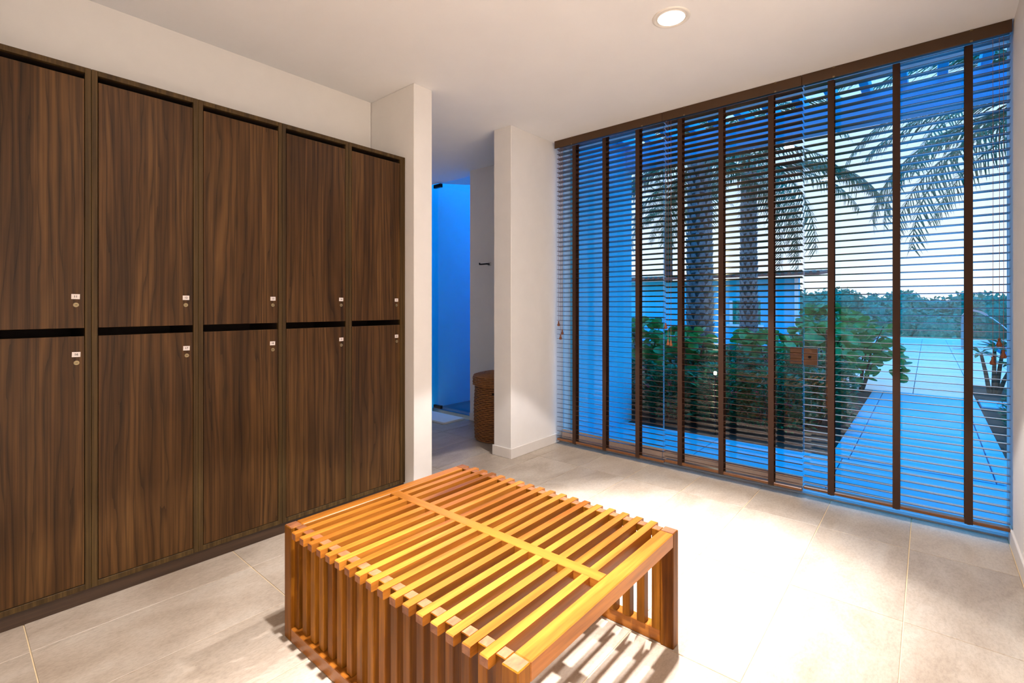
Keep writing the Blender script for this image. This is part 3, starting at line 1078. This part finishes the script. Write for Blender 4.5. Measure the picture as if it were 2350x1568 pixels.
def leafy(x, y, h, rx, ry, n, label, seed, flowers=5, name='ixora_shrub', cat='shrub', grp='low flowering shrubs', ls=(.045, .075)):
    rnd = random.Random(seed)
    t = thing(name, (x, y, -0.03), label, cat, grp)
    st = MB()
    for k in range(9):
        a = rnd.uniform(0, 6.28)
        e = (math.cos(a) * rx * .7, math.sin(a) * ry * .7, h * rnd.uniform(.6, .9))
        st.tube([(math.cos(a) * .04, math.sin(a) * .04, 0), (e[0] * .6, e[1] * .6, e[2] * .6), e], [.009, .007, .003], 5)
    st.build('stems', M['stem'], t)
    vs, fs = [], []
    for k in range(n):
        a = rnd.uniform(0, 6.28)
        zz = rnd.uniform(0.12, 1.0)
        u = rnd.uniform(.25, 1) ** .5 * math.sqrt(max(.05, 1 - max(0, zz - .45) ** 2 / .32))
        p = Vector((math.cos(a) * rx * u, math.sin(a) * ry * u, h * zz))
        d = Vector((math.cos(a) + rnd.uniform(-.8, .8), math.sin(a) + rnd.uniform(-.8, .8), rnd.uniform(-.2, .9))).normalized()
        s = d.cross(Vector((rnd.uniform(-.4, .4), rnd.uniform(-.4, .4), 1))).normalized()
        l_ = rnd.uniform(*ls)
        b = len(vs)
        up = s.cross(d) * l_ * .12
        vs += [p, p + d * l_ * .5 + s * l_ * .24 + up, p + d * l_, p + d * l_ * .5 - s * l_ * .24 + up, p + d * l_ * .5]
        fs += [(b, b + 4, b + 1), (b + 1, b + 4, b + 2), (b + 2, b + 4, b + 3), (b + 3, b + 4, b)]
    m = MB()
    m.add(vs, fs)
    o = m.build('foliage', M['leaf_small'], t)
    o['kind'] = 'stuff'
    for k in range(flowers):
        a = rnd.uniform(math.pi * .9, math.pi * 1.9)
        zz = rnd.uniform(.55, .98)
        u = math.sqrt(max(.05, 1 - max(0, zz - .45) ** 2 / .32))
        p = Vector((math.cos(a) * rx * u, math.sin(a) * ry * u, h * zz))
        fm = MB()
        for q in range(16):
            c_ = p + Vector((rnd.uniform(-1, 1), rnd.uniform(-1, 1), rnd.uniform(-.5, .8))) * .030
            for w in range(2):
                aa = rnd.uniform(0, 3.14)
                d = Vector((math.cos(aa), math.sin(aa), rnd.uniform(-.3, .5))) * .014
                s = Vector((-math.sin(aa), math.cos(aa), 0)) * .006
                fm.add([c_ - d, c_ + s, c_ + d, c_ - s], [(0, 1, 2, 3)])
        fm.build('flower_cluster', M['petal'], t)


ix = [(-2.35, 5.75, .62, .36, .34), (-1.80, 5.80, .70, .40, .36), (-1.30, 5.85, .66, .38, .36), (-0.98, 6.45, .62, .34, .38),
      (-1.95, 6.55, .80, .42, .40), (-1.40, 6.70, .78, .42, .42), (-1.05, 7.35, .72, .38, .42), (-2.5, 7.0, .85, .40, .40), (-2.92, 5.98, .66, .30, .36)]
lab = ['small leaved flowering shrub nearest the corner of the terrace wall', 'small leaved flowering shrub at the terrace edge below the thick palm',
       'small leaved flowering shrub at the terrace edge near the door joint', 'small leaved flowering shrub at the corner of terrace and path',
       'small leaved flowering shrub in the second row below the thick palm', 'small leaved flowering shrub in the second row behind the lock case',
       'small leaved flowering shrub along the path edge beneath round leaves', 'small leaved flowering shrub at the foot of the thick palm',
       'small leaved shrub tucked right behind the blue terrace wall end']
for i, (x, y, h, rx, ry) in enumerate(ix):
    leafy(x, y, h, rx, ry, 1500, lab[i], 40 + i, 4, ls=(.06, .10))
for i, (x, y, h, rx, ry, lb) in enumerate(((0.95, 6.6, .42, .30, .40, 'low red flowering shrub nearest the door in the right hand bed'),
                                           (0.85, 7.6, .45, .25, .35, 'low red flowering shrub halfway along the right hand bed'),
                                           (1.05, 8.5, .60, .32, .35, 'red flowering shrub by the stone step in the right hand bed'))):
    leafy(x, y, h, rx, ry, 450, lb, 60 + i, 9)

# frangipani sapling in the bed by the deck
t = thing('frangipani_tree', (0.78, 10.75, -0.03), 'small bare stemmed frangipani sapling in the bed beside the deck', 'sapling')
m = MB()
tips = []
for (dx, dy, hh) in ((-.14, 0, .62), (.02, .05, .70), (.20, -.05, .45), (.12, .08, .74)):
    e = (dx, dy, hh)
    m.tube([(dx * .3, dy * .3, 0), (dx * .6, dy * .6, hh * .5), e], [.030, .026, .020], 8)
    tips.append(e)
m.build('stems', M['stem'], t)
lf = MB()
lf.add([(0, 0, 0), (.11, .035, .02), (.22, .02, -.02), (.25, 0, -.04), (.22, -.02, -.02), (.11, -.035, .02), (.12, 0, 0)],
       [(0, 6, 1), (1, 6, 2), (2, 6, 3), (3, 6, 4), (4, 6, 5), (5, 6, 0)])
lfm = lf.mesh('leaf', M['leaf_small'])
for e in tips:
    for k in range(7):
        o = link('leaf', lfm, t, e)
        o.rotation_euler = (random.uniform(-.3, .3), random.uniform(-.7, .2), k * .9 + random.uniform(-.2, .2))

# pool fountain: flat steel spout with a falling sheet of water
FX, FY = 0.82, 20.9
t = thing('pool_fountain', (FX, FY, -0.012), 'curved steel pool fountain pouring a sheet of water beside the deck', 'fountain')
prof = [(0, 0.02), (0, 0.4), (0, 0.9), (0.02, 1.05), (0.10, 1.17), (0.24, 1.22), (0.42, 1.17), (0.55, 1.08)]


def ribbon(pr, w, th):
    m = MB()
    vs = []
    for i, (x, z) in enumerate(pr):
        a = pr[max(i - 1, 0)]; c_ = pr[min(i + 1, len(pr) - 1)]
        tx, tz = c_[0] - a[0], c_[1] - a[1]
        l_ = math.hypot(tx, tz)
        nx, nz = -tz / l_ * th / 2, tx / l_ * th / 2
        for sy in (-1, 1):
            vs += [(x - nx, sy * w / 2, z - nz), (x + nx, sy * w / 2, z + nz)]
    fs = []
    for i in range(len(pr) - 1):
        a, b_ = i * 4, i * 4 + 4
        fs += [(a, a + 2, b_ + 2, b_), (a + 1, b_ + 1, b_ + 3, a + 3), (a, b_, b_ + 1, a + 1), (a + 2, a + 3, b_ + 3, b_ + 2)]
    e = (len(pr) - 1) * 4
    fs += [(0, 1, 3, 2), (e, e + 2, e + 3, e + 1)]
    m.add(vs, fs, False)
    return m


ribbon(prof, 0.34, 0.06).build('spout', M['steel'], t)
MB().cbox(-0.22, 0.22, -0.28, 0.28, 0, 0.02, 0.004).build('base_plate', M['steel'], t)
wt = [(0.55, 1.08), (0.72, 0.94), (0.90, 0.76), (1.10, 0.52), (1.32, 0.22), (1.48, -0.04)]
ribbon(wt, 0.30, 0.012).build('water_sheet', plain('falling_water', srgb(225, 238, 248), 0.2, var=0.08, scale=10), t)

# little garden lamp glowing among the shrubs
t = thing('garden_lamp', (-1.73, 5.37, -0.03), 'tiny bright garden lamp glowing among the shrubs', 'lamp')
MB().tube([(0, 0, 0), (0, 0, .64)], .008, 8).build('stake', M['black'], t)
MB().lathe([(0.0, .64), (0.013, .644), (0.017, .66), (0.013, .676), (0.0, .68)], n=14, cap=False).build('bulb', emit('garden_bulb', (1, .9, .7), 12), t)
L = bpy.data.lights.new('garden_lamp_light', 'POINT')
L.energy = 1.5
L.color = (1, .8, .45)
L.shadow_soft_size = 0.03
lo = bpy.data.objects.new('garden_lamp_light', L)
C.objects.link(lo)
lo.parent = t
lo.location = (0, 0, .72)

# distant mangrove thicket
rng = np.random.default_rng(5)
vs, fs = [], []
nb = 150
bx = rng.uniform(-13, 11, nb)
by = rng.uniform(28.0, 36.0, nb)
bz = -0.6 + 1.9 * np.clip((by - 27) / 5, .25, 1) + rng.uniform(-.25, .35, nb) + 0.35 * np.clip((-bx - 2) / 8, 0, 1)
br_ = rng.uniform(.7, 1.15, nb)
for i in range(nb):
    n = 190
    d = rng.normal(size=(n, 3))
    d /= np.linalg.norm(d, axis=1)[:, None]
    d[:, 2] = np.abs(d[:, 2]) * np.sign(rng.uniform(-.35, 1, n))
    p = np.array([bx[i], by[i], bz[i] - .25]) + d * br_[i] * rng.uniform(.75, 1.05, n)[:, None]
    for q in range(n):
        a = rng.normal(size=3); a /= np.linalg.norm(a)
        b_ = np.cross(a, d[q] + rng.normal(size=3) * .5)
        b_ /= np.linalg.norm(b_) + 1e-9
        s = rng.uniform(.07, .15)
        k = len(vs)
        vs += [tuple(p[q] - a * s), tuple(p[q] + b_ * s * .6), tuple(p[q] + a * s), tuple(p[q] - b_ * s * .6)]
        fs.append((k, k + 1, k + 2, k + 3))
m = MB()
m.add(vs, fs)
o = m.build('mangrove_thicket', M['leaf_far'])
col(o, 'stuff', 'dense distant green mangrove thicket along the horizon beyond the deck', 'thicket')
# solid dark core so the thicket is not see-through
mc = MB()
for i in range(0, nb):
    mc.lathe([(0.01, bz[i] - .25 + br_[i] * .82), (br_[i] * .5, bz[i] - .25 + br_[i] * .68), (br_[i] * .8, bz[i] - .25), (br_[i] * .8, -2.0)], bx[i], by[i], 8, cap=False)
mc.build('thicket_core', M['leaf_far'], o)['kind'] = 'stuff'
